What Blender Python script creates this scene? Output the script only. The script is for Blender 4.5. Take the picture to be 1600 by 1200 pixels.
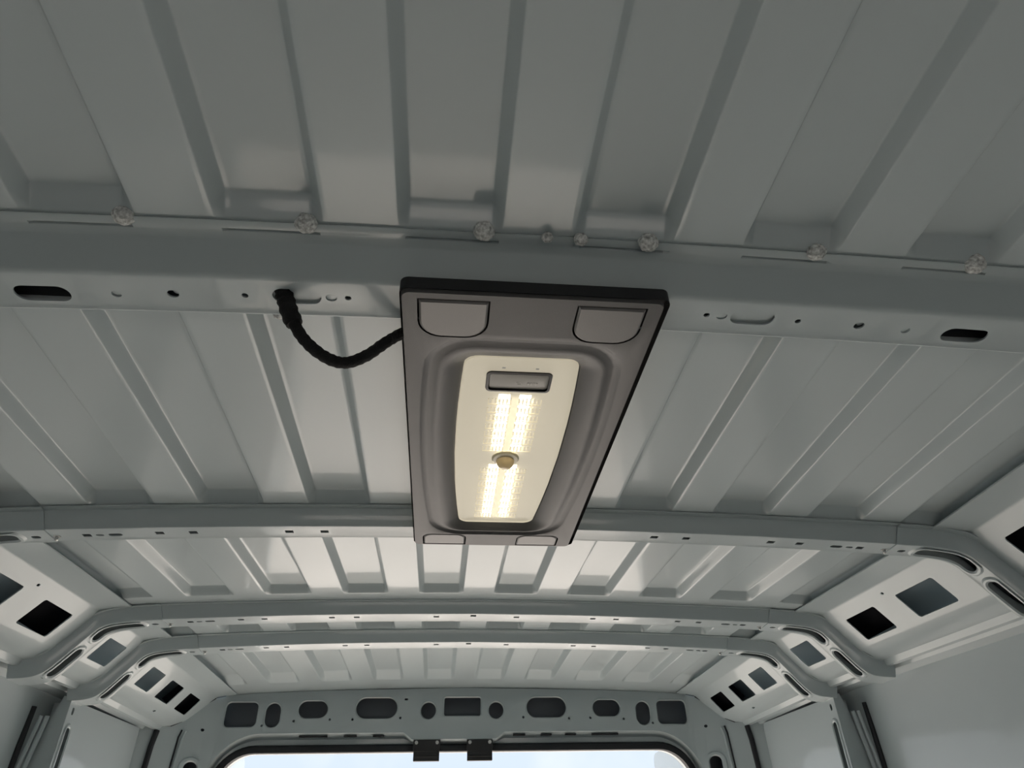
import bpy, bmesh, math, random
from mathutils import Vector, Matrix
from mathutils.geometry import delaunay_2d_cdt
random.seed(7)
for o in list(bpy.data.objects):
    bpy.data.objects.remove(o)
scene = bpy.context.scene
COL = scene.collection

# ------------------------------------------------------------------ units
S = 0.43          # metres per layout unit (1 unit = camera to beam underside)
CZ = 1.45         # camera height above the load floor
def W(p):
    return Vector((p[0] * S, p[1] * S, CZ + p[2] * S))
FLOOR = -CZ / S

# ------------------------------------------------------------------ camera
def unit(v):
    return Vector(v).normalized()
F = 1060.0
wy = unit((678 - 800, 1370 - 600, F))
wx = Vector((12700 - 800, 1045 - 600, F)); wx = (wx - wx.dot(wy) * wy).normalized()
wz = wx.cross(wy)
R = Matrix((wx, wy, wz))          # camera (right, down, forward) -> world
cam = bpy.data.cameras.new('camera')
cam.sensor_width = 36.0
cam.lens = F / 1600 * 36
cam.clip_start = 0.01
co = bpy.data.objects.new('camera', cam); COL.objects.link(co)
ax, ay, az = R @ Vector((1, 0, 0)), R @ Vector((0, -1, 0)), R @ Vector((0, 0, -1))
M = Matrix((ax, ay, az)).transposed().to_4x4()
M.translation = W((-0.165, 0, 0))
co.matrix_world = M
scene.camera = co
def ray(px, py):
    return R @ Vector((px - 800, py - 600, F))
def on_z(px, py, z):
    d = ray(px, py); d = d * (z / d.z); return Vector((d.x - .165, d.y, d.z))
def on_y(px, py, y):
    d = ray(px, py); d = d * (y / d.y); return Vector((d.x - .165, d.y, d.z))
def on_x(px, py, x):
    d = ray(px, py); d = d * ((x + .165) / d.x); return Vector((x, d.y, d.z))

# ------------------------------------------------------------------ view, world, sun
vs = scene.view_settings
vs.view_transform = 'Standard'; vs.look = 'None'; vs.gamma = 1.0
vs.use_curve_mapping = False
vs.exposure = 0.0
world = bpy.data.worlds.new('sky'); scene.world = world
world.use_nodes = True
wn, wl = world.node_tree.nodes, world.node_tree.links
bg = wn['Background']
tc = wn.new('ShaderNodeTexCoord')
nz = wn.new('ShaderNodeTexNoise'); nz.inputs['Scale'].default_value = 2.2; nz.inputs['Detail'].default_value = 5
cr = wn.new('ShaderNodeValToRGB')
cr.color_ramp.elements[0].position = .40; cr.color_ramp.elements[0].color = (.64, .74, .90, 1)
cr.color_ramp.elements[1].position = .60; cr.color_ramp.elements[1].color = (.97, .985, 1, 1)
wl.new(tc.outputs['Generated'], nz.inputs['Vector'])
wl.new(nz.outputs['Fac'], cr.inputs['Fac'])
wl.new(cr.outputs['Color'], bg.inputs['Color'])
bg.inputs['Strength'].default_value = 1.2
sun = bpy.data.lights.new('sun', 'SUN'); sun.energy = 15.5; sun.angle = math.radians(1.0)
sun.color = (1.0, .965, .93)
so = bpy.data.objects.new('sun', sun); COL.objects.link(so)
so.location = (1.5, 8, 8)
so.rotation_euler = Vector((.35, .80, 2.0)).to_track_quat('Z', 'Y').to_euler()

# ------------------------------------------------------------------ materials
def mat(name, col, rough=.5, metal=0, coat=0, coat_r=.05, bump=0, bscale=60, var=0, vscale=3, emit=None, estr=0, spec=.5):
    m = bpy.data.materials.new(name); m.use_nodes = True
    n, l = m.node_tree.nodes, m.node_tree.links
    b = n['Principled BSDF']
    b.inputs['Base Color'].default_value = (*col, 1)
    b.inputs['Roughness'].default_value = rough
    b.inputs['Metallic'].default_value = metal
    b.inputs['Coat Weight'].default_value = coat
    b.inputs['Coat Roughness'].default_value = coat_r
    b.inputs['Specular IOR Level'].default_value = spec
    t = n.new('ShaderNodeTexCoord')
    if var:
        x = n.new('ShaderNodeTexNoise'); x.inputs['Scale'].default_value = vscale; x.inputs['Detail'].default_value = 4
        l.new(t.outputs['Object'], x.inputs['Vector'])
        r = n.new('ShaderNodeValToRGB')
        r.color_ramp.elements[0].position = .3; r.color_ramp.elements[1].position = .7
        r.color_ramp.elements[0].color = (*[max(0, c * (1 - var)) for c in col], 1)
        r.color_ramp.elements[1].color = (*[min(1, c * (1 + var)) for c in col], 1)
        l.new(x.outputs['Fac'], r.inputs['Fac']); l.new(r.outputs['Color'], b.inputs['Base Color'])
    if bump:
        x = n.new('ShaderNodeTexNoise'); x.inputs['Scale'].default_value = bscale; x.inputs['Detail'].default_value = 3
        l.new(t.outputs['Object'], x.inputs['Vector'])
        bp = n.new('ShaderNodeBump'); bp.inputs['Strength'].default_value = bump; bp.inputs['Distance'].default_value = .002
        l.new(x.outputs['Fac'], bp.inputs['Height']); l.new(bp.outputs['Normal'], b.inputs['Normal'])
    if emit:
        b.inputs['Emission Color'].default_value = (*emit, 1); b.inputs['Emission Strength'].default_value = estr
    return m
PAINT = mat('white_body_paint', (.44, .498, .515), .38, coat=.45, coat_r=.07, bump=.04, bscale=9, var=.015, vscale=2)
PLASTIC = mat('grey_plastic', (.10, .099, .10), .40, spec=.28, bump=.10, bscale=900, var=.03, vscale=30)
PADMAT = mat('grey_cover_plastic', (.165, .16, .158), .36, bump=.08, bscale=900)
BLACKP = mat('black_plastic', (.012, .012, .014), .45, bump=.1, bscale=500)
RUBBER = mat('black_rubber', (.012, .013, .017), .6, bump=.15, bscale=300)
MATTE = mat('matt_black', (.006, .006, .007), 1.0, spec=.05, bump=.5, bscale=300)
CAVITY_SHADE = mat('cavity_shade', (.045, .048, .052), .7, spec=.2)  # dark colour standing in for shade inside the beam slots
BRAID = mat('black_cloth_tape', (.006, .006, .007), .85, bump=.9, bscale=700)
SEALANT = mat('foam_sealant', (.58, .59, .58), .9, bump=1.0, bscale=260, var=.5, vscale=330)
STEEL = mat('zinc_steel', (.55, .55, .54), .32, metal=1.0)
BULK = mat('grey_bulkhead_lining', (.42, .47, .485), .6, bump=.2, bscale=200)
PLY = mat('plywood_floor', (.44, .395, .34), .45, bump=.2, bscale=40, var=.12, vscale=6)
ASPH = mat('pale_concrete', (.46, .42, .38), .9, bump=.5, bscale=80, var=.12, vscale=1.5)
GLASS = mat('door_glass', (.05, .06, .07), .05, spec=.6)
DIFF = mat('lamp_reflector', (.82, .80, .72), .5, emit=(1, .88, .62), estr=.70)
LED = mat('led_emitter', (1, .95, .8), .4, emit=(1, .90, .66), estr=15)
OPTIC = mat('prism_optic', (.62, .58, .46), .15, emit=(1, .85, .55), estr=.25)
SWITCH = mat('switch_plastic', (.23, .225, .20), .35)
AMBER = mat('sensor_dome', (.55, .43, .25), .2, coat=.5, emit=(1, .7, .3), estr=.10)
ICON = mat('icon_print', (.42, .41, .38), .5)
def lens_mat():
    m = bpy.data.materials.new('clear_lens'); m.use_nodes = True
    n, l = m.node_tree.nodes, m.node_tree.links
    out = n['Material Output']; b = n['Principled BSDF']
    b.inputs['Base Color'].default_value = (.80, .78, .72, 1); b.inputs['Roughness'].default_value = .12
    b.inputs['Emission Color'].default_value = (1, .89, .66, 1); b.inputs['Emission Strength'].default_value = 1.1
    tl = n.new('ShaderNodeBsdfTranslucent'); tl.inputs['Color'].default_value = (.95, .90, .78, 1)
    tr = n.new('ShaderNodeBsdfTransparent'); tr.inputs['Color'].default_value = (.97, .96, .92, 1)
    m1 = n.new('ShaderNodeMixShader'); m1.inputs['Fac'].default_value = .62
    l.new(tl.outputs[0], m1.inputs[1]); l.new(b.outputs[0], m1.inputs[2])
    mx = n.new('ShaderNodeMixShader'); mx.inputs['Fac'].default_value = .50
    l.new(tr.outputs[0], mx.inputs[1]); l.new(m1.outputs[0], mx.inputs[2]); l.new(mx.outputs[0], out.inputs['Surface'])
    return m
LENS = lens_mat()

# ------------------------------------------------------------------ object helpers
def tag(o, label=None, cat=None, group=None, kind=None):
    if cat and not kind: kind = 'thing'
    if label: o['label'] = label
    if cat: o['category'] = cat
    if group: o['group'] = group
    if kind: o['kind'] = kind
    return o
def thing(name, label, cat, base, group=None):
    o = bpy.data.objects.new(name, None); COL.objects.link(o)
    o.empty_display_size = .05; o.location = W(base)
    return tag(o, label, cat, group)
def mesh(name, verts, faces, m, parent=None, smooth=35, solid=0, offset=-1, bevel=0):
    """verts in layout units; the parent has only a location"""
    wv = [W(v) for v in verts]
    if parent is None:
        xs = [v.x for v in wv]; ys = [v.y for v in wv]; zs = [v.z for v in wv]
        base = Vector(((min(xs) + max(xs)) / 2, (min(ys) + max(ys)) / 2, min(zs)))
    else:
        base = Vector(parent.location)
        q = parent.parent
        while q is not None:
            base += q.location; q = q.parent
    me = bpy.data.meshes.new(name)
    me.from_pydata([v - base for v in wv], [], faces)
    bm = bmesh.new(); bm.from_mesh(me)
    bmesh.ops.remove_doubles(bm, verts=bm.verts, dist=1e-6)
    bmesh.ops.recalc_face_normals(bm, faces=bm.faces)
    bm.to_mesh(me); bm.free()
    if smooth:
        me.polygons.foreach_set('use_smooth', [True] * len(me.polygons))
        me.set_sharp_from_angle(angle=math.radians(smooth))
    me.materials.append(m)
    o = bpy.data.objects.new(name, me); COL.objects.link(o)
    if parent is None: o.location = base
    else: o.parent = parent
    if solid:
        md = o.modifiers.new('thickness', 'SOLIDIFY'); md.thickness = solid * S; md.offset = offset
    if solid:
        md = o.modifiers.new('crisp', 'EDGE_SPLIT'); md.split_angle = math.radians(smooth or 30); md.use_edge_sharp = False
    if bevel:
        md = o.modifiers.new('edge', 'BEVEL'); md.width = bevel * S; md.segments = 2; md.limit_method = 'ANGLE'
    return o
def grid_faces(nr, nc, closed=False):
    f = []
    for i in range(nr - 1):
        for j in range(nc - 1 if not closed else nc):
            k = (j + 1) % nc
            f.append((i * nc + j, i * nc + k, (i + 1) * nc + k, (i + 1) * nc + j))
    return f
def box(x0, x1, y0, y1, z0, z1):
    v = [(x, y, z) for z in (z0, z1) for y in (y0, y1) for x in (x0, x1)]
    f = [(0, 2, 3, 1), (4, 5, 7, 6), (0, 1, 5, 4), (2, 6, 7, 3), (0, 4, 6, 2), (1, 3, 7, 5)]
    return v, f
def merge(parts):
    V, Fc = [], []
    for v, f in parts:
        k = len(V); V += v; Fc += [tuple(i + k for i in q) for q in f]
    return V, Fc
def tube(path, r, n=10, caps=True):
    path = [Vector(p) for p in path]
    V = []; up = Vector((.3, .2, 1)).normalized()
    for i, p in enumerate(path):
        t = (path[min(i + 1, len(path) - 1)] - path[max(i - 1, 0)]).normalized()
        a = t.cross(up).normalized(); b = a.cross(t)
        rr = r[i] if isinstance(r, (list, tuple)) else r
        for k in range(n):
            th = 2 * math.pi * k / n
            V.append(p + a * (rr * math.cos(th)) + b * (rr * math.sin(th)))
    f = grid_faces(len(path), n, True)
    if caps:
        f.append(tuple(range(n))); f.append(tuple(range(len(V) - n, len(V))))
    return V, f
def spline(pts, n=8):
    pts = [Vector(p) for p in pts]; P = [pts[0]] + pts + [pts[-1]]; out = []
    for i in range(1, len(P) - 2):
        a, b, c, d = P[i - 1:i + 3]
        for k in range(n):
            t = k / n
            out.append(.5 * ((2 * b) + (c - a) * t + (2 * a - 5 * b + 4 * c - d) * t * t + (3 * b - a - 3 * c + d) * t ** 3))
    return out + [pts[-1]]
def lathe(c, prof, n=20, axis=Vector((0, 0, -1))):
    """prof: list of (radius, height along axis) from centre c"""
    axis = axis.normalized(); a = axis.orthogonal().normalized(); b = axis.cross(a)
    V = []
    for r, h in prof:
        for k in range(n):
            th = 2 * math.pi * k / n
            V.append(Vector(c) + axis * h + a * (r * math.cos(th)) + b * (r * math.sin(th)))
    f = grid_faces(len(prof), n, True)
    f.append(tuple(range(n))); f.append(tuple(range(len(V) - n, len(V))))
    return V, f

# ------------------------------------------------------------------ sheet metal with real holes
class Hole:
    """rounded rectangle in sheet coordinates; rim = [(offset, rise)...] pressed around it"""
    def __init__(s, cx, cy, hx, hy, r=None, rim=(), rise0=0.0, seg=6, cut=True):
        s.c = (cx, cy); s.h = (hx, hy); s.r = min(hx, hy) if r is None else r
        s.rim = list(rim); s.rise0 = rise0; s.seg = seg; s.cut = cut
    def sdf(s, x, y):
        qx = abs(x - s.c[0]) - s.h[0] + s.r; qy = abs(y - s.c[1]) - s.h[1] + s.r
        return math.hypot(max(qx, 0), max(qy, 0)) + min(max(qx, qy), 0) - s.r
    def loop(s, off=0.0):
        hx, hy, r = s.h[0] + off, s.h[1] + off, max(s.r + off, 1e-4); out = []
        for k, (sx, sy) in enumerate(((1, 1), (-1, 1), (-1, -1), (1, -1))):
            for i in range(s.seg + 1):
                th = math.pi / 2 * (k + i / s.seg)
                out.append((s.c[0] + sx * (hx - r) + r * math.cos(th), s.c[1] + sy * (hy - r) + r * math.sin(th)))
        res = []
        for p in out:
            if not res or math.hypot(p[0] - res[-1][0], p[1] - res[-1][1]) > 1e-5: res.append(p)
        if math.hypot(res[0][0] - res[-1][0], res[0][1] - res[-1][1]) < 1e-5: res.pop()
        return res
    def rise(s, x, y):
        d = s.sdf(x, y)
        if not s.rim or d > s.rim[0][0]: return 0.0
        pts = s.rim + [(0.0, s.rise0)]
        for (a, ra), (b, rb) in zip(pts, pts[1:]):
            if b <= d <= a:
                t = (a - d) / (a - b) if a != b else 0
                return ra + (rb - ra) * t
        return s.rise0
def inside(p, poly):
    x, y = p; r = False; n = len(poly)
    for i in range(n):
        x0, y0 = poly[i]; x1, y1 = poly[i - 1]
        if (y0 > y) != (y1 > y) and x < (x1 - x0) * (y - y0) / (y1 - y0) + x0: r = not r
    return r
def sheet(outer, holes, lines, mapf):
    """triangulated sheet: outer polygon minus holes, with crease lines; mapf(u, v, rise) -> 3D"""
    V, E = [], []
    def add_loop(lp):
        k = len(V); V.extend(Vector(p) for p in lp); E.extend((k + i, k + (i + 1) % len(lp)) for i in range(len(lp)))
    add_loop(outer)
    for h in holes:
        if isinstance(h, Hole):
            if h.cut: add_loop(h.loop(0))
            for off, _ in h.rim: add_loop(h.loop(off))
        else:
            add_loop(h)
    for a, b in lines:
        k = len(V); V.extend((Vector(a), Vector(b))); E.append((k, k + 1))
    vv, ee, ff, *_ = delaunay_2d_cdt(V, E, [], 0, 1e-6)
    faces = []
    for f in ff:
        c = (sum(vv[i].x for i in f) / len(f), sum(vv[i].y for i in f) / len(f))
        if not inside(c, outer): continue
        bad = False
        for h in holes:
            if isinstance(h, Hole):
                if h.cut and h.sdf(*c) < 0: bad = True; break
            elif inside(c, h): bad = True; break
        if not bad: faces.append(tuple(f))
    used = sorted({i for f in faces for i in f}); idx = {j: i for i, j in enumerate(used)}
    P = []
    for j in used:
        u, v = vv[j]; rz = 0.0
        for h in holes:
            if isinstance(h, Hole) and h.rim:
                q = h.rise(u, v)
                if abs(q) > abs(rz): rz = q
        P.append(mapf(u, v, rz))
    return P, [tuple(idx[i] for i in f) for f in faces]
def interp(x, pts):
    if x <= pts[0][0]: return pts[0][1]
    for (a, fa), (b, fb) in zip(pts, pts[1:]):
        if x <= b: return fa + (fb - fa) * (x - a) / (b - a)
    return pts[-1][1]

# ------------------------------------------------------------------ body cross-section
LOW = [(0, 0), (.5, -.004), (1.0, -.016), (1.49, -.036), (1.64, -.043), (1.75, -.062), (1.80, -.115), (1.88, -.21), (1.93, -.268), (1.985, -.292), (2.08, -.296)]
UPP = [(0, .061), (.5, .057), (1.0, .046), (1.5, .028), (1.68, .016), (1.79, -.012), (1.845, -.075), (1.90, -.14), (1.945, -.19), (2.0, -.215), (2.09, -.222)]
def chaikin(pts, n=2):
    for _ in range(n):
        q = [pts[0]]
        for a, b in zip(pts, pts[1:]):
            q.append((a[0] * .75 + b[0] * .25, a[1] * .75 + b[1] * .25)); q.append((a[0] * .25 + b[0] * .75, a[1] * .25 + b[1] * .75))
        q.append(pts[-1]); pts = q
    return pts
LOWC, UPPC = chaikin(LOW), chaikin(UPP)
def mirror(c):
    return [(-x, z) for x, z in reversed(c[1:])] + c
LP, UP = mirror(LOWC), mirror(UPPC)       # same number of points, left to right
def arclen(P):
    mid = len(P) // 2; s = [0.0]
    for a, b in zip(P, P[1:]): s.append(s[-1] + math.hypot(b[0] - a[0], b[1] - a[1]))
    return [q - s[mid] for q in s]
LS = arclen(LP)
def x_to_s(x, P=None, Sx=None):
    P = P or LP; Sx = Sx or LS
    return interp(x, [(p[0], s) for p, s in zip(P, Sx)])
def s_to_i(s, Sx):
    s = min(max(s, Sx[0]), Sx[-1])
    for i in range(len(Sx) - 1):
        if s <= Sx[i + 1] + 1e-12:
            return i, (s - Sx[i]) / (Sx[i + 1] - Sx[i])
    return len(Sx) - 2, 1.0
def at(P, i, t):
    return (P[i][0] + (P[i + 1][0] - P[i][0]) * t, P[i][1] + (P[i + 1][1] - P[i][1]) * t)
def normals(P):
    out = []
    for i in range(len(P)):
        a, b = P[max(i - 1, 0)], P[min(i + 1, len(P) - 1)]
        d = math.hypot(b[0] - a[0], b[1] - a[1]); out.append(((b[1] - a[1]) / d, -(b[0] - a[0]) / d))
    return out
LN = normals(LP)                          # pointing into the load space
HB = [(-3, 1.0), (1.03, 1.0), (2.23, .995), (3.39, 1.052), (3.98, 1.076), (5.45, 1.087), (6, 1.087)]
def hb(y): return interp(y, HB)
def upx(x):
    return interp(abs(x), UPPC)

# ------------------------------------------------------------------ roof panel
PITCH, LANDW, SIDE, RISE = .358, .072, .026, .038
def rib(x):
    a = abs(x)
    k = round(a / PITCH); k = min(k, 4); d = abs(a - k * PITCH) - LANDW
    if a > 4 * PITCH + LANDW + .09:            # outermost flank comes down to the seam
        d = 1.70 - a
        return max(0, min(1, d / .045))
    return max(0, min(1, d / SIDE))
def soft(t):
    # straight flank with small radii
    e = .14
    if t <= 0: return 0
    if t >= 1: return 1
    if t < e: return t * t / (2 * e * (1 - e))
    if t > 1 - e: return 1 - (1 - t) ** 2 / (2 * e * (1 - e))
    return (t - e / 2) / (1 - e)
xs = set()
for k in range(5):
    for s in (-1, 1):
        for side in (-1, 1):
            c = k * PITCH + side * LANDW
            for t in (-.35, 0, .07, .14, .5, .86, .93, 1, 1.35):
                x = c + side * SIDE * t
                if x > 0 or True: xs.add(round(s * x, 5))
for s in (-1, 1):
    for t in (-.3, 0, .07, .14, .5, .86, .93, 1, 1.3): xs.add(round(s * (1.70 - .045 * t), 5))
    for x in (1.60, 1.715): xs.add(s * x)
xs = sorted(x for x in xs if abs(x) <= 1.72)
# recesses start and stop before each beam: (start, full, full end, stop)
BAYS = [(-2.9, -2.8, .895, .935), (1.12, 1.16, 2.155, 2.20), (2.42, 2.47, 3.22, 3.265), (3.56, 3.60, 3.915, 3.955), (4.17, 4.22, 5.06, 5.22)]
def along(y):
    for a, b, c, d in BAYS:
        if a < y < d:
            return min(1, (y - a) / (b - a), (d - y) / (d - c))
    return 0
ys = {-3.0, 5.70, 5.5, 5.35}
for a, b, c, d in BAYS:
    for p, q in ((a, b), (d, c)):
        for t in (-.15, 0, .07, .14, .5, .86, .93, 1, 1.15): ys.add(round(p + (q - p) * t, 5))
    for i in range(1, 6): ys.add(round(b + (c - b) * i / 6, 5))
ys = sorted(y for y in ys if -3 <= y <= 5.7)
V = []
for y in ys:
    fy = soft(along(y))
    for x in xs:
        V.append((x, y, hb(y) + upx(x) + .004 + RISE * soft(rib(x)) * fy))
tag(mesh('ceiling', V, grid_faces(len(ys), len(xs)), PAINT, smooth=50, solid=.004, offset=1), 'grey painted ribbed sheet metal van roof', None, None, 'structure')

# ------------------------------------------------------------------ side walls
PANEL = [(1.63, .014), (1.70, .010), (1.762, .000), (1.770, -.003), (1.776, -.008), (1.918, -.168), (1.925, -.174), (1.99, -.213), (2.03, -.219), (2.044, -.244), (2.068, -.246), (2.080, -.223), (2.105, -.221), (2.120, -.249), (2.15, -.252), (2.205, -.255)]
PS = [0.0]
for a, b in zip(PANEL, PANEL[1:]): PS.append(PS[-1] + math.hypot(b[0] - a[0], b[1] - a[1]))
PSX = [(p[0], s) for p, s in zip(PANEL, PS)]
CANT = [(1.40, 1.62), (1.87, 2.115), (2.545, 2.81), (2.985, 3.24), (3.66, 3.88), (4.30, 4.52), (4.648, 4.89), (5.03, 5.27)]
FRONTY, CANTEND = -3.0, 5.46
walls = {}
for side, sg in (('left', -1), ('right', 1)):
    # outer skin
    def skin(u, v, r, sg=sg):
        # u = along the van, v = profile parameter
        x, z = interp(v, [(i, p[0]) for i, p in enumerate(SK)]), interp(v, [(i, p[1]) for i, p in enumerate(SK)])
        return (sg * x, u, z + (hb(u) - 1.0 if v > 1 else 0))
    SK = [(2.22, FLOOR), (2.22, .55), (2.205, .76), (2.17, .90), (2.08, 1.0), (1.93, 1.06), (1.70, 1.085)]
    hol = []
    outer = [(FRONTY, 0), (5.70, 0)] + [(5.70, i) for i in range(1, 7)] + [(FRONTY, i) for i in range(6, 0, -1)]
    lines = [((FRONTY, i), (5.70, i)) for i in range(1, 6)] + [((y, 0), (y, 6)) for y in (1.03, 2.23, 3.39, 3.98, 5.45)]
    w = mesh('wall_' + side, *sheet(outer, hol, lines, skin), PAINT, solid=.006, offset=0)
    tag(w, 'white painted outer body side skin of the van, %s of the load space' % side, None, None, 'structure')
    walls[side] = w
    # inclined cant rail panel with its row of rectangular holes and pressed ledge
    def cmap(u, v, r, sg=sg):
        i, t = s_to_i(u, PS); x, z = at(PANEL, i, t)
        return (sg * x, v, hb(v) + z)
    s0, s1 = interp(1.820, PSX), interp(1.905, PSX)
    hol = [Hole((s0 + s1) / 2, (a + b) / 2, (s1 - s0) / 2, (b - a) / 2, .012, seg=3) for a, b in CANT]
    hol.append(Hole(interp(1.96, PSX), 4.86, .006, .018, seg=3))
    hol.append(Hole(interp(1.80, PSX), 2.86, .006, .010, seg=3))
    hol.append(Hole(interp(1.96, PSX), 3.60, .008, .02, seg=3))
    outer = [(s, FRONTY) for s in PS] + [(s, CANTEND) for s in reversed(PS)]
    lines = [((s, FRONTY), (s, CANTEND)) for s in PS[1:-1]] + [((0, y), (PS[-1], y)) for y in (1.03, 2.23, 3.39, 3.98)]
    c = mesh('cant_rail_panel', *sheet(outer, hol, lines, cmap), PAINT, w, smooth=24, solid=.005, offset=0)
    c['label'] = 'inclined panel with rectangular cut-outs under the roof edge'
    # black blocks added behind some of the cut-outs to make them read dark
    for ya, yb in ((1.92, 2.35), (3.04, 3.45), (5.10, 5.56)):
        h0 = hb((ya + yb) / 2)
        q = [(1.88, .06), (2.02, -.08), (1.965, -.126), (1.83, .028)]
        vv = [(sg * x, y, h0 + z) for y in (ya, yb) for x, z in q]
        mesh('dark_block', vv, [(0, 1, 2, 3), (7, 6, 5, 4), (0, 4, 5, 1), (1, 5, 6, 2), (2, 6, 7, 3), (3, 7, 4, 0)], MATTE, w, smooth=0)
    # pillar below the rearmost roof beam
    pf = [(2.058, .79), (2.10, .80), (2.13, .70), (2.165, .50), (2.185, .30), (2.185, FLOOR), (2.062, FLOOR), (2.062, .42)]
    hsl = [Hole(.055, .10, .022, .56, rim=[(.020, 0), (.012, .007), (.005, .007)], rise0=.002), Hole(.05, .735, .011, .018)]
    def pin(u, v, r, sg=sg): return (sg * (2.06 - r), 3.985 + u, v)
    ou = [(0, FLOOR), (.125, FLOOR), (.125, .79), (0, .79)]
    a = sheet(ou, hsl, [], pin)
    n = len(pf)
    fr = ([(sg * x, 3.985, z) for x, z in pf], [tuple(range(n))])
    bk = ([(sg * x, 4.11, z) for x, z in ((2.06, .79), (2.20, .79), (2.20, FLOOR), (2.06, FLOOR))], [(0, 1, 2, 3)])
    p = mesh('pillar', *merge([a, fr, bk]), PAINT, w, solid=.004, offset=0)
    # side panel of the rearmost bay
    ov = [(4.112, FLOOR), (5.15, FLOOR), (5.15, .55), (5.14, .70), (5.12, .78), (5.08, .825), (4.112, .80)]
    mesh('side_panel', *sheet(ov, [], [((4.8, FLOOR), (4.8, .81)), ((5.05, FLOOR), (5.05, .83)), ((5.1, FLOOR), (5.1, .8))], lambda u, v, r, sg=sg: (sg * (2.105 + .03 * max(0, (u - 5.05) / .1) ** 2), u, v)), PAINT, w, solid=.006, offset=0)
    # rolled weather strip channel in front of the pillar
    rail = []
    for dx, dy, rr in ((.0, -.03, .012), (.022, -.045, .010)):
        rail.append(tube([(sg * (2.135 + dx), 3.985 + dy, .70), (sg * (2.165 + dx), 3.985 + dy, .45), (sg * (2.19 + dx), 3.985 + dy, .1), (sg * (2.19 + dx), 3.985 + dy, FLOOR)], rr, 8))
    mesh('channel_strip', *merge(rail), PAINT, w)
    mesh('door_seal', *tube([(sg * 2.203, 3.93, .74), (sg * 2.21, 3.93, .45), (sg * 2.215, 3.93, .1), (sg * 2.215, 3.93, FLOOR)], .014, 8), RUBBER, w)

# ------------------------------------------------------------------ rear wall with door opening
YR = 5.50
OX, OT, OR = 1.70, .735, .24
def opening(off, dip=0.0):
    """half-open loop around the door opening from left foot over the top to right foot"""
    x, t, r = OX + (off if off < .05 else .05 + (off - .05) * .35), OT + off, OR + off; out = [(-x, FLOOR + .02), (-x, -1.5), (-x, 0)]
    n = 10
    for i in range(n + 1):
        th = math.pi - math.pi / 2 * i / n; out.append((-x + r + r * math.cos(th), t - r + r * math.sin(th)))
    for q in ((-1.0, 0), (-.42, 0), (-.36, dip), (.25, dip), (.31, 0), (1.0, 0)): out.append((q[0], t - q[1]))
    for i in range(n + 1):
        th = math.pi / 2 - math.pi / 2 * i / n; out.append((x - r + r * math.cos(th), t - r + r * math.sin(th)))
    return out + [(x, 0), (x, -1.5), (x, FLOOR + .02)]
def ry(x, z):
    a = abs(x)
    # flat header, gusset turning forward into the rear corner pillar
    return YR - interp(a, [(0, 0), (1.70, 0), (1.74, .012), (1.78, .035), (1.95, .155), (1.975, .178), (2.20, .40)])
lip = opening(.115, .045)
out_top = [(-1.0, hb(YR) + upx(1.0) + .002), (0, hb(YR) + upx(0) + .002), (1.0, hb(YR) + upx(1.0) + .002)]
edge_r = [(1.5, 1.117), (1.70, 1.10), (1.775, 1.076), (1.85, 1.01), (1.94, .905), (1.985, .874), (2.10, .866), (2.19, .86), (2.19, FLOOR + .02)]
outer = lip + list(reversed(edge_r)) + [(1.0, out_top[2][1]), (0, out_top[1][1]), (-1.0, out_top[0][1])] + [(-x, z) for x, z in edge_r]
rim = [(.012, 0.0), (.006, .003)]
def RH(x0, x1, zt, zb, r=None): return Hole((x0 + x1) / 2, (zt + zb) / 2, (x1 - x0) / 2, (zt - zb) / 2, r, rim=rim, rise0=-.004)
holes = []
for s in (-1, 1):
    m = lambda a, b: (a, b) if s > 0 else (-b, -a)
    holes += [RH(*m(1.475, 1.70), 1.056, .892, .035), RH(*m(1.31, 1.418), 1.050, .887), RH(*m(.98, 1.19), 1.063, .947), RH(*m(.478, .778), 1.082, .942), RH(*m(.193, .307), 1.051, .936)]
    for x, z in ((1.43, .901), (1.21, .93), (.957, .938), (.795, .937), (.452, .945)): holes.append(Hole(s * x, z, .009, .009, seg=3))
    holes.append(Hole(s * 1.815, .867, .011, .010, seg=3))
    holes.append(Hole(s * 1.838, .56, .038, .110, rim=[(.030, 0), (.020, .010), (.008, .010)], rise0=0))
holes.append(RH(-.136, .136, 1.083, .957, .015))
holes.append(Hole(-.417, 1.071, .012, .007, .003, seg=2))
lines = []
for s in (-1, 1):
    for x in (1.70, 1.74, 1.78, 1.86, 1.95, 1.975, 2.05, 2.12): lines.append(((s * x, FLOOR + .02), (s * x, 1.2)))
def rmap(u, v, r): return (u, ry(u, v) - r, v)
wr = mesh('wall_rear', *sheet(outer, holes, lines, rmap), PAINT, smooth=30, solid=.005, offset=0)
tag(wr, 'white painted rear door frame with row of cut-outs above the opening', None, None, 'structure')
# return flange running back from the lip to the seal
loops = [(opening(.115, .045), 0.0), (opening(.105, .045), .012), (opening(.098, .04), .05), (opening(.085, .02), .075), (opening(.03), .085), (opening(.0), .095), (opening(.0), .15)]
V = []
for lp, dy in loops: V += [(x, (ry(x, z) if dy == 0 else YR + dy), z) for x, z in lp]
mesh('door_aperture_flange', V, grid_faces(len(loops), len(lip)), PAINT, wr, smooth=40)
# rubber seal
sec = [(-.004, .030), (.030, .030), (.046, .045), (.048, .075), (.038, .088), (-.004, .088)]
V = []
for off, dy in sec: V += [(x, YR + dy, z) for x, z in opening(off)]
V += [(x, YR + .030, z) for x, z in opening(-.004)]
mesh('door_seal', V, grid_faces(len(sec) + 1, len(lip)), RUBBER, wr, smooth=50)
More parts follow.
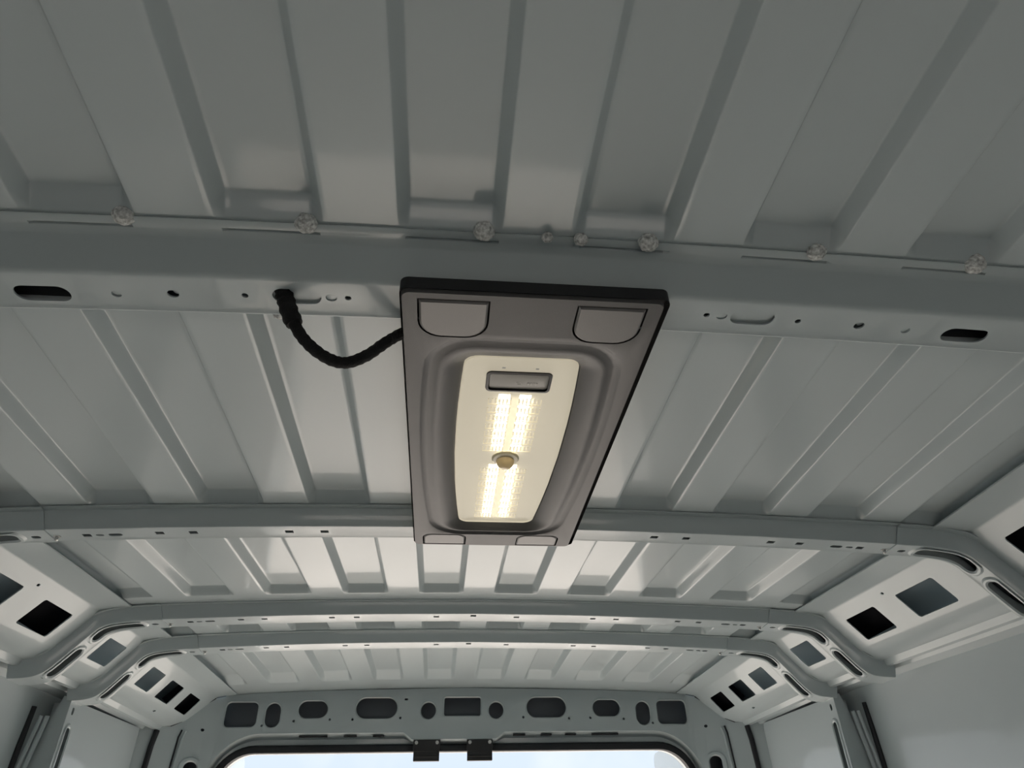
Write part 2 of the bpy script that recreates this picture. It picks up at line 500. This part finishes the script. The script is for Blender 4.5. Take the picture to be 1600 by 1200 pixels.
# outer rear skin closing the header cavity
back = [(-2.24, FLOOR), (-2.24, .95), (-2.12, 1.12), (-1.75, 1.21), (0, 1.24), (1.75, 1.21), (2.12, 1.12), (2.24, .95), (2.24, FLOOR)]
mesh('outer_skin', *sheet(list(reversed(back)) + [(x, z) for x, z in opening(.0)], [], [], lambda u, v, r: (u, YR + .15, v)), mat('header_shade', (.17, .19, .22), .6), wr, solid=.005, offset=0)  # skin coloured dark, shade of the header cavity put into the colour
# pressed slots in the lip of the header
for x, w_ in ((-1.06, .10), (-.80, .045), (-.60, .04), (.42, .045), (.62, .04), (.80, .04), (1.06, .10)):
    mesh('lip_slot', *box(x - w_, x + w_, YR + .006, YR + .03, .826, .834), BLACKP, wr)
for s in (-1, 1):
    mesh('seam_gap', *tube([(s * x, ry(x, 0) - .008, z) for x, z in edge_r[2:8]], .006, 6), RUBBER, wr)
# corner gap strips between rear frame and side pillars
for s in (-1, 1):
    mesh('gap_seal', *tube([(s * 1.925, ry(1.925, 0) - .006, .855), (s * 1.935, ry(1.935, 0) - .006, .81), (s * 1.945, ry(1.945, 0) - .006, .6), (s * 1.95, ry(1.95, 0) - .006, .1), (s * 1.95, ry(1.95, 0) - .006, FLOOR + .05)], .006, 6), RUBBER, wr)
    mesh('edge_bead', *tube([(s * 1.905, ry(1.905, 0) - .004, .85), (s * 1.915, ry(1.915, 0) - .008, .80), (s * 1.928, ry(1.928, 0) - .008, .6), (s * 1.932, ry(1.932, 0) - .008, .1), (s * 1.932, ry(1.932, 0) - .008, FLOOR + .05)], .010, 8), PAINT, wr)
    mesh('wall_gap_seal', *tube([(s * 2.045, ry(2.045, 0) - .02, .835), (s * 2.055, ry(2.055, 0) - .02, .74), (s * 2.07, ry(2.07, 0) - .02, .3), (s * 2.07, ry(2.07, 0) - .02, FLOOR + .05)], .018, 8), RUBBER, wr)

# ------------------------------------------------------------------ floor, bulkhead, ground
v, f = box(-2.215, 2.215, FRONTY, 5.66, FLOOR - .04, FLOOR)
tag(mesh('floor', v, f, PLY, smooth=0), 'plywood load floor of the van', None, None, 'structure')
bw = [(-2.25, FLOOR), (2.25, FLOOR), (2.25, 1.13), (-2.25, 1.13)]
wf = mesh('wall_front', *sheet(bw, [Hole(0, -1.62, 1.75, .46, .12)], [], lambda u, v, r: (u, FRONTY, v)), BULK, solid=.03, offset=0)  # unseen opening, added to light the front faces of the beams
tag(wf, 'painted bulkhead behind the camera with a wide opening added to let in light', None, None, 'structure')
v, f = box(-90, 90, -60, 120, FLOOR - 1.6, FLOOR - 1.5)
tag(mesh('ground', v, f, ASPH, smooth=0), 'pale concrete yard outside the van', None, None, 'structure')

# ------------------------------------------------------------------ roof beams
SLOT_RIM = [(.020, 0.0), (.012, .006), (.006, .006)]
def front_section(lean, flange):
    return [(-flange, 1.0), (-lean - .010, 1.0), (-lean, .95), (-lean * .06, .08), (.003, .015), (.012, 0.0)]
def beam(y0, w, lean, flange, label, center_holes, corner_holes, wavy=False, xend=2.085):
    t = thing('roof_beam', label, 'roof beam', (0, y0, hb(y0) - .3))
    h = hb(y0)
    def build(name, xa, xb, off, holes):
        sa, sb = x_to_s(xa), x_to_s(xb)
        idx = [sa] + [s for s in LS if sa + 1e-4 < s < sb - 1e-4] + [sb]
        if wavy:
            ex = set(idx)
            k = sa
            while k < sb: ex.add(k); k += .012
            idx = sorted(ex)
        def pt(s, y, fr, push=0.0):
            i, tt = s_to_i(s, LS); a = at(LP, i, tt); b = at(UP, i, tt); nn = at(LN, i, tt)
            q = off + push
            return (a[0] + (b[0] - a[0]) * fr + nn[0] * q, y0 + y - (off if y < .03 else 0), h + a[1] + (b[1] - a[1]) * fr + nn[1] * q)
        fs = front_section(lean, flange)
        parts = []
        if wavy:
            # flange steps: pads over the roof recesses carry a thin pressed groove
            rows = [(-flange, 1.02), (-flange + .006, .985), (-flange + .017, .985), (-flange + .021, .985), (-flange + .026, .985), (-flange + .034, .96), (-lean - .003, .94), (-lean + .004, .89), (-lean * .06, .08), (.003, .015), (.012, 0.0)]
            Vv = []
            for j, (yy, fr) in enumerate(rows):
                for s in idx:
                    x = at(LP, *s_to_i(s, LS))[0]
                    rr = abs(x) % PITCH; d = min(abs(rr - PITCH / 2), 1)
                    g = max(0, min(1, (.095 - d) / .015)); g = g * g * (3 - 2 * g)
                    dfr = 0
                    if j == 3: dfr = .45 * g
                    Vv.append(pt(s, yy, fr + dfr))
            parts.append((Vv, grid_faces(len(rows), len(idx))))
        else:
            Vv = [pt(s, yy, fr) for yy, fr in fs for s in idx]
            parts.append((Vv, grid_faces(len(fs), len(idx))))
        rs = [(w - .012, 0.0), (w - .008, -.02), (w - .004, -.035), (w, .0), (w + .001, .08), (w, .9), (w + .02, 1.0)]
        Vv = [pt(s, yy, fr) for yy, fr in rs for s in idx]
        parts.append((Vv, grid_faces(len(rs), len(idx))))
        ou = [(s, .012) for s in idx] + [(s, w - .012) for s in reversed(idx)]
        ln = [((s, .012), (s, w - .012)) for s in idx[1:-1]] if not wavy else [((s, .012), (s, w - .012)) for s in LS if sa + 1e-3 < s < sb - 1e-3]
        parts.append(sheet(ou, holes, ln, lambda u, v, r: pt(u, v, 0.0, r)))
        return mesh(name, *merge(parts), PAINT, t, smooth=32, solid=.004, offset=0), pt
    ch = [Hole(x_to_s(x), tt, hx, hy, r, seg=3 if max(hx, hy) < .03 else 6) for x, tt, hx, hy, r in center_holes]
    c, pt = build('center_channel', -1.495, 1.495, 0.0, ch)
    for sg in (-1, 1):
        hs = []
        for xa, xb, tt, hy in corner_holes:
            a, b = sorted((x_to_s(sg * xa), x_to_s(sg * xb)))
            hs.append(Hole((a + b) / 2, tt, (b - a) / 2, hy, rim=SLOT_RIM if hy > .015 else (), rise0=.001))
        xa, xb = sorted((sg * 1.487, sg * xend))
        br, pt2 = build('corner_bracket', xa, xb, .004, hs)
        sl = sorted((x_to_s(sg * 1.57), x_to_s(sg * 1.965))); ss = [sl[0] + (sl[1] - sl[0]) * k / 24 for k in range(25)]
        mesh('slot_shade', [pt2(q, yy, .55) for yy in (.014, w - .014) for q in ss], grid_faces(2, 25), CAVITY_SHADE, br, smooth=40)  # dark sheet added so the bracket slots look shaded inside
        i, tt = s_to_i(x_to_s(sg * 1.472), LS); a = at(LP, i, tt)
        st = mesh('stud', *lathe((a[0], y0 + w * .62, h + a[1]), [(.012, 0), (.012, .003), (.006, .004), (.006, .014), (.003, .016)], 10), STEEL, br)
    return t
sq = (.013, .009, .002)
pairs = []
for s in (-1, 1):
    for x in (.20, .59, .71, 1.03, 1.14): pairs.append((s * x, .044, .014, .011, .002))
    pairs += [(s * 1.285, .052, .023, .010, None), (s * 1.335, .052, .013, .007, None), (s * 1.376, .052, .014, .011, .002)]
corner = [(1.585, 1.80, .052, .026), (1.835, 1.945, .052, .026), (1.52, 1.55, .055, .010)]
b1h = []
for s in (-1, 1):
    b1h += [(s * 1.003, .067, .054, .022, None), (s * .859, .063, .010, .010, None), (s * .746, .058, .012, .011, None), (s * .602, .056, .007, .007, None),
            (s * .496, .054, .050, .022, None), (s * .4255, .054, .012, .011, None), (s * .3905, .053, .007, .007, None)]
beam1 = beam(1.028, .112, .046, .090, 'grey roof beam nearest the camera, carrying the lamp and the black cable', b1h, [(1.585, 1.80, .055, .028), (1.835, 1.945, .055, .028)], wavy=True)
beam2 = beam(2.231, .092, .018, .040, 'grey roof beam directly behind the far end of the lamp', pairs, [(a, b, .046, .023) if h > .015 else (a, b, .05, h) for a, b, _, h in corner])
beam3 = beam(3.39, .115, .018, .030, 'grey roof beam third from the camera, just before the twin rear beam', pairs + [(-.017, .03, .014, .014, .002)], corner)
beam4 = beam(3.981, .115, .018, .030, 'grey roof beam nearest the rear doors, standing on the side pillars', pairs + [(-.017, .03, .014, .014, .002)], corner)
# plates behind the plugged holes of the nearest beam
for s in (-1, 1):
    mesh('slot_shade', *box(min(s * .92, s * 1.10), max(s * .92, s * 1.10), 1.045, 1.135, 1.012, 1.016), CAVITY_SHADE, beam1)  # dark strip added as shade behind the open end slot
    mesh('backing_plate', *box(min(s * .40, s * .56), max(s * .40, s * .56), 1.05, 1.115, 1.0005, 1.0035), PAINT, beam1)
    mesh('plug', *lathe((s * .859, 1.091, 1.0 - .0118), [(.0096, -.004), (.0096, -.001), (.008, -.0005)], 12), PAINT, beam1)
    mesh('plug', *lathe((s * .746 + .006, 1.086, 1.0 - .0085), [(.008, -.008), (.008, -.005), (.006, -.0045)], 12), PAINT, beam1)
    mesh('plug', *lathe((s * .4255, 1.082, 1.0 - .0035), [(.0116, -.004), (.0116, -.001), (.010, -.0005)], 12), PAINT, beam1)
mesh('dimple', *lathe((-.349, 1.076, .9985), [(.022, -.003), (.018, .0022), (.014, .0026), (.010, .0018), (.005, .003)], 16), PAINT, beam1)
def blob(px, py, r, parent=beam1, z=1.052, yy=None):
    c = on_z(px, py, z)
    bm = bmesh.new(); bmesh.ops.create_icosphere(bm, subdivisions=3, radius=1)
    vv = []
    for v in bm.verts:
        n = v.co.normalized(); k = 1 + .10 * math.sin(7 * n.x + px) * math.cos(6 * n.y) + random.uniform(-.03, .03)
        vv.append((c.x + n.x * r * k, c.y + n.y * r * .9 * k, c.z + n.z * r * .9 * k))
    ff = [tuple(v.index for v in f.verts) for f in bm.faces]; bm.free()
    mesh('sealant_blob', vv, ff, SEALANT, parent, smooth=80)
for px, py, r in ((193, 337, .021), (478, 349, .022), (757, 361, .022), (855, 371, .012), (908, 374, .015), (1013, 379, .021), (1275, 394, .020), (1522, 412, .024)): blob(px, py, r)
blob(437, 489, .016, z=1.02)

# ------------------------------------------------------------------ load space lamp
LZ = .957
lamp = thing('cargo_lamp', 'grey plastic interior lamp with glowing LED lens hung between two roof beams', 'lamp', (0, 1.66, LZ - .01))
def rrect(x0, x1, y0, y1, r, seg=5):
    return Hole((x0 + x1) / 2, (y0 + y1) / 2, (x1 - x0) / 2, (y1 - y0) / 2, r, seg=seg).loop()
# black tray behind the cover
lp = rrect(-.279, .286, 1.008, 2.304, .018)
n = len(lp)
V = [(x, y, .995) for x, y in lp] + [(x, y, .964) for x, y in lp]
mesh('back_tray', V, grid_faces(2, n, True) + [tuple(range(n))], BLACKP, lamp)
# dished cover: bowl sinks towards the lens
def lens_half(y):
    return interp(y, [(1.24, .136), (1.30, .143), (1.50, .152), (1.70, .153), (1.90, .147), (2.05, .137), (2.17, .127)])
def lens_loop(off, cr=.038):
    y0, y1 = 1.245 - off, 2.168 + off * (.42 if off > 0 else 1); pts = []
    r = cr + off * .8
    def hw(y): return lens_half(y) + off
    for k in range(7):
        th = math.pi / 2 * k / 6; pts.append((hw(y0 + r) - r + r * math.sin(th), y0 + r - r * math.cos(th)))
    for k in range(1, 10): yy = y0 + r + (y1 - y0 - 2 * r) * k / 10; pts.append((hw(yy), yy))
    for k in range(7):
        th = math.pi / 2 * k / 6; pts.append((hw(y1 - r) - r + r * math.cos(th), y1 - r + r * math.sin(th)))
    return pts + [(-x, y) for x, y in reversed(pts)]
RINGS = [(.0, .986), (.004, .982), (.030, .969), (.044, .9625), (.052, .9615), (.060, .9625), (.074, .9665), (.082, .9655), (.092, .9595), (.097, .957)]
loops = [lens_loop(o) for o, _ in RINGS]
pads = [(-.243, -.092, 1.030, 1.150, .045), (.090, .240, 1.030, 1.150, .045), (-.247, -.097, 2.208, 2.296, .03), (.080, .228, 2.208, 2.296, .03)]
outl = rrect(-.274, .272, 1.014, 2.301, .016)
def dpad(a, b, c, d, r, inset=0.0, flip=False):
    a, b, c, d = a + inset, b - inset, c + inset, d - inset; pts = []; r = r - inset * .6
    for k in range(7):
        th = math.pi / 2 * k / 6; pts.append((b - r + r * math.cos(th), d - r + r * math.sin(th)))
    for k in range(7):
        th = math.pi / 2 * (1 + k / 6); pts.append((a + r + r * math.cos(th), d - r + r * math.sin(th)))
    pts += [(a, c), (b, c)]
    if flip: pts = [(x, c + d - y) for x, y in pts]
    return pts
def flat_map(u, v, r): return (u, v, LZ)
padholes = [dpad(a, b, c, d, .05 if i < 2 else .032, 0, i > 1) for i, (a, b, c, d, r) in enumerate(pads)]
P1 = sheet(outl, padholes + [loops[-1]], [], flat_map)
Vb = []
for (o, z), lpp in reversed(list(zip(RINGS, loops))): Vb += [(x, y, z) for x, y in lpp]
P2 = (Vb, grid_faces(len(RINGS), len(loops[0]), True))
n = len(outl)
edge = ([(x, y, LZ) for x, y in outl] + [(x * 1.006, y, LZ + .006) for x, y in outl] + [(x * 1.006, y, LZ + .012) for x, y in outl], grid_faces(3, n, True))
mesh('cover', *merge([P1, P2, edge]), PLASTIC, lamp, smooth=40)
for i, (a, b, c, d, r) in enumerate(pads):
    k = .004
    lo, l1 = dpad(a, b, c, d, .05 if i < 2 else .032, k, i > 1), dpad(a, b, c, d, .05 if i < 2 else .032, k + .004, i > 1)
    n = len(lo); z = LZ - (.003 if i < 2 else .001)
    mesh('clip_cover', [(x, y, LZ + .008) for x, y in lo] + [(x, y, z + .003) for x, y in lo] + [(x, y, z) for x, y in l1], grid_faces(3, n, True) + [tuple(range(2 * n, 3 * n))], PADMAT, lamp, smooth=20)
# reflector plate, lens and trim
lp = lens_loop(-.004); n = len(lp)
mesh('reflector', [(x, y, 1.000) for x, y in lp], [tuple(range(n))], DIFF, lamp)
lo, l1, l2 = lens_loop(-.002), lens_loop(-.004), lens_loop(-.016)
swh = Hole(-.002, 1.340, .081, .041, .014)
sh = sheet(l2, [swh], [], lambda u, v, r: (u, v, .982))
Vl = [(x, y, .990) for x, y in lo] + [(x, y, .984) for x, y in l1] + [(x, y, .982) for x, y in l2]
lens = mesh('lens', *merge([(Vl, grid_faces(3, n, True)), sh]), LENS, lamp, smooth=50)
lens['label'] = 'clear prismatic lens glowing warm white'
# rocker switch
sl = Hole(-.002, 1.340, .080, .040, .013).loop(); s2 = Hole(-.002, 1.340, .074, .034, .010).loop(); s3 = Hole(-.002, 1.340, .070, .030, .009).loop(); n = len(sl)
mesh('switch_surround', [(x, y, .998) for x, y in sl] + [(x, y, .979) for x, y in sl] + [(x, y, .978) for x, y in s2] + [(x, y, .992) for x, y in s2], grid_faces(4, n, True), BLACKP, lamp)
sw = mesh('rocker_switch', [(x, y, .992) for x, y in s2] + [(x, y, .983 + .05 * (y - 1.34)) for x, y in s2] + [(x, y, .981 + .05 * (y - 1.34)) for x, y in s3], grid_faces(3, n, True) + [tuple(range(2 * n, 3 * n))], SWITCH, lamp)
ring = [];
for rr in (.005, .007): ring += [(.000 + rr * math.cos(2 * math.pi * k / 14), 1.347 + rr * math.sin(2 * math.pi * k / 14), .9805) for k in range(14)]
mesh('icon_mark', ring, grid_faces(2, 14, True), ICON, sw, smooth=0)
for k in range(4):
    mesh('icon_mark', *box(.020 + k * .007, .0245 + k * .007, 1.342, 1.352, .9803, .981), ICON, sw, smooth=0)
for x in (-.043, .038):
    mesh('lens_mark', *box(x - .004, x + .004, 1.283, 1.288, .9815, .983), ICON, lens, smooth=0)
# LED chips: two columns, two groups of rows
rows = [1.425 + .0395 * k for k in range(7)] + [1.790 + .0445 * k for k in range(8)]
cb = box(-.015, .015, -.011, .011, 0, .004)
led_me = None
for i, y in enumerate(rows):
    for x in (-.030, .024):
        c = (x - .012 * (y - 1.425) * .35, y, .9945)
        if led_me is None:
            o = mesh('led', [(a + c[0], b + c[1], d + c[2]) for a, b, d in cb[0]], cb[1], LED, lamp, smooth=0)
            # keep the mesh centred so that it can be shared
            off = W(c) - lamp.location
            for v in o.data.vertices: v.co -= off
            o.location = off; led_me = o.data
        else:
            o = bpy.data.objects.new('led', led_me); COL.objects.link(o); o.parent = lamp; o.location = W(c) - lamp.location
# prismatic optics pressed into the lens around every chip
pr = []
for y in rows:
    for sg, x in ((-1, -.030), (1, .024)):
        x -= .012 * (y - 1.425) * .35
        for k in range(7):
            xx = x + sg * (-.016 + .0095 * k); hgt = .0135 - .0012 * abs(k - 2)
            pr.append(box(xx - .0014, xx + .0014, y - hgt, y + hgt, .9805, .9835))
        pr.append(box(min(x - sg * .018, x + sg * .042), max(x - sg * .018, x + sg * .042), y + .0145, y + .0165, .9805, .9835))
tag(mesh('prism_ribs', *merge(pr), OPTIC, lamp, smooth=0), 'fine prism ribs moulded into the lens', kind='stuff')
# motion sensor dome
sn = mesh('sensor_bezel', *lathe((-.003, 1.718, .984), [(.040, -.002), (.040, .004), (.036, .008), (.030, .009)], 24), mat('sensor_bezel_plastic', (.55, .50, .36), .3), lamp)
pf = [(.027 * math.cos(a), .008 + .026 * math.sin(a)) for a in [math.pi / 2 * k / 7 for k in range(8)]]
mesh('sensor_dome', *lathe((-.003, 1.724, .984), pf[:-1] + [(.002, .034)], 24), AMBER, sn)

# ------------------------------------------------------------------ cable from the beam slot to the lamp
px = [(443, 452), (447, 470), (456, 497), (474, 529), (505, 556), (538, 567), (572, 556), (603, 535), (628, 521)]
end = on_x(628, 521, -.279)
pts = []
for i, (a, b) in enumerate(px):
    t = i / (len(px) - 1); pts.append(on_y(a, b, 1.078 + (end.y - 1.078) * t))
pts = [Vector((pts[0].x - .003, pts[0].y, 1.04))] + pts + [Vector((-.262, end.y + .01, .985))]
cab = thing('cable', 'black cloth-taped cable looping from beam slot to the lamp', 'cable', tuple(min((p for p in pts), key=lambda p: p.z)))
sp = spline(pts, 10)
rad = [.0125 + .0011 * math.sin(i * 1.9) * random.random() for i in range(len(sp))]
mesh('cord', *tube(sp, rad, 12), BRAID, cab, smooth=60)
sp2 = [p for p in sp[:34]]
mesh('tape_sleeve', *tube(sp2, [.0185 + .0012 * math.sin(i * 1.3) for i in range(len(sp2))], 12), BRAID, cab, smooth=60)

# ------------------------------------------------------------------ door check brackets in the rear opening
for x0, x1, lab in ((-.347, -.155, 'black door lock bracket at rear opening, the one nearer the cable side'), (.036, .224, 'black door lock bracket at rear opening, the one farther from the cable side')):
    t = thing('lock_bracket', lab, 'bracket', ((x0 + x1) / 2, YR + .02, .665))
    mesh('plate', *merge([box(x0, x1, YR - .012, YR + .004, .725, .800), box(x0 + .004, x1 - .004, YR - .008, YR + .03, .665, .74), box(x0 + .006, x1 - .006, YR - .014, YR - .006, .688, .70)]), BLACKP, t, bevel=.004)
    for x in (x0 + .022, x1 - .022):
        mesh('bolt', *lathe((x, YR - .012, .782), [(.013, 0), (.013, .006), (.007, .007), (.007, .012)], 6, Vector((0, -1, 0))), STEEL, t)

# ------------------------------------------------------------------ open rear doors
for sg, nm in ((-1, 'left'), (1, 'right')):
    t = thing('rear_door', 'white van rear door swung open outside, on the %s of the opening' % nm, 'door', (sg * 2.13, 6.8, FLOOR + .05))
    ya, yb, zb, zt = 5.80, 7.75, FLOOR - .1, .975
    o2 = [(ya, zb), (yb, zb)] + [(yb - .10 + .10 * math.cos(a), zt - .10 + .10 * math.sin(a)) for a in [math.pi / 2 * k / 5 for k in range(6)]] + [(ya, zt)]
    win = Hole(6.80, -.10, .72, .72, .12, rim=[(.05, 0), (.03, .02)], rise0=.02)
    low = Hole(6.80, -2.0, .70, .75, .12, rim=[(.05, 0)], rise0=-.04, cut=False)
    parts = []
    inner = sheet(o2, [win], [], lambda u, v, r: (sg * (2.04 + r), u, v))
    outr = sheet(o2, [Hole(6.80, -.10, .72, .72, .12)], [], lambda u, v, r: (sg * 2.23, u, v))
    n = len(o2)
    side = ([(sg * 2.04, y, z) for y, z in o2] + [(sg * 2.23, y, z) for y, z in o2], grid_faces(2, n, True))
    mesh('panel', *merge([inner, outr, side]), PAINT, t, smooth=35, bevel=0)
    wl_ = Hole(6.80, -.10, .73, .73, .12).loop(); n = len(wl_)
    mesh('window_glass', [(sg * 2.20, y, z) for y, z in wl_] + [(sg * 2.215, y, z) for y, z in wl_], grid_faces(2, n, True) + [tuple(range(n)), tuple(range(n, 2 * n))], GLASS, t)
    sl_ = win.loop(.02); s3_ = win.loop(-.02)
    mesh('window_seal', [(sg * 2.035, y, z) for y, z in sl_] + [(sg * 2.03, y, z) for y, z in s3_] + [(sg * 2.21, y, z) for y, z in s3_], grid_faces(3, n, True), RUBBER, t)
    mesh('grab_handle', *tube(spline([(sg * 2.04, 7.45, -1.0), (sg * 1.98, 7.45, -1.05), (sg * 1.98, 7.45, -1.35), (sg * 2.04, 7.45, -1.4)], 6), .025, 8), BLACKP, t)
    for z in (.5, -1.4, -3.0):
        mesh('hinge', *box(min(sg * 2.15, sg * 2.24), max(sg * 2.15, sg * 2.24), 5.655, 5.82, z - .08, z + .08), PAINT, t, bevel=.01)
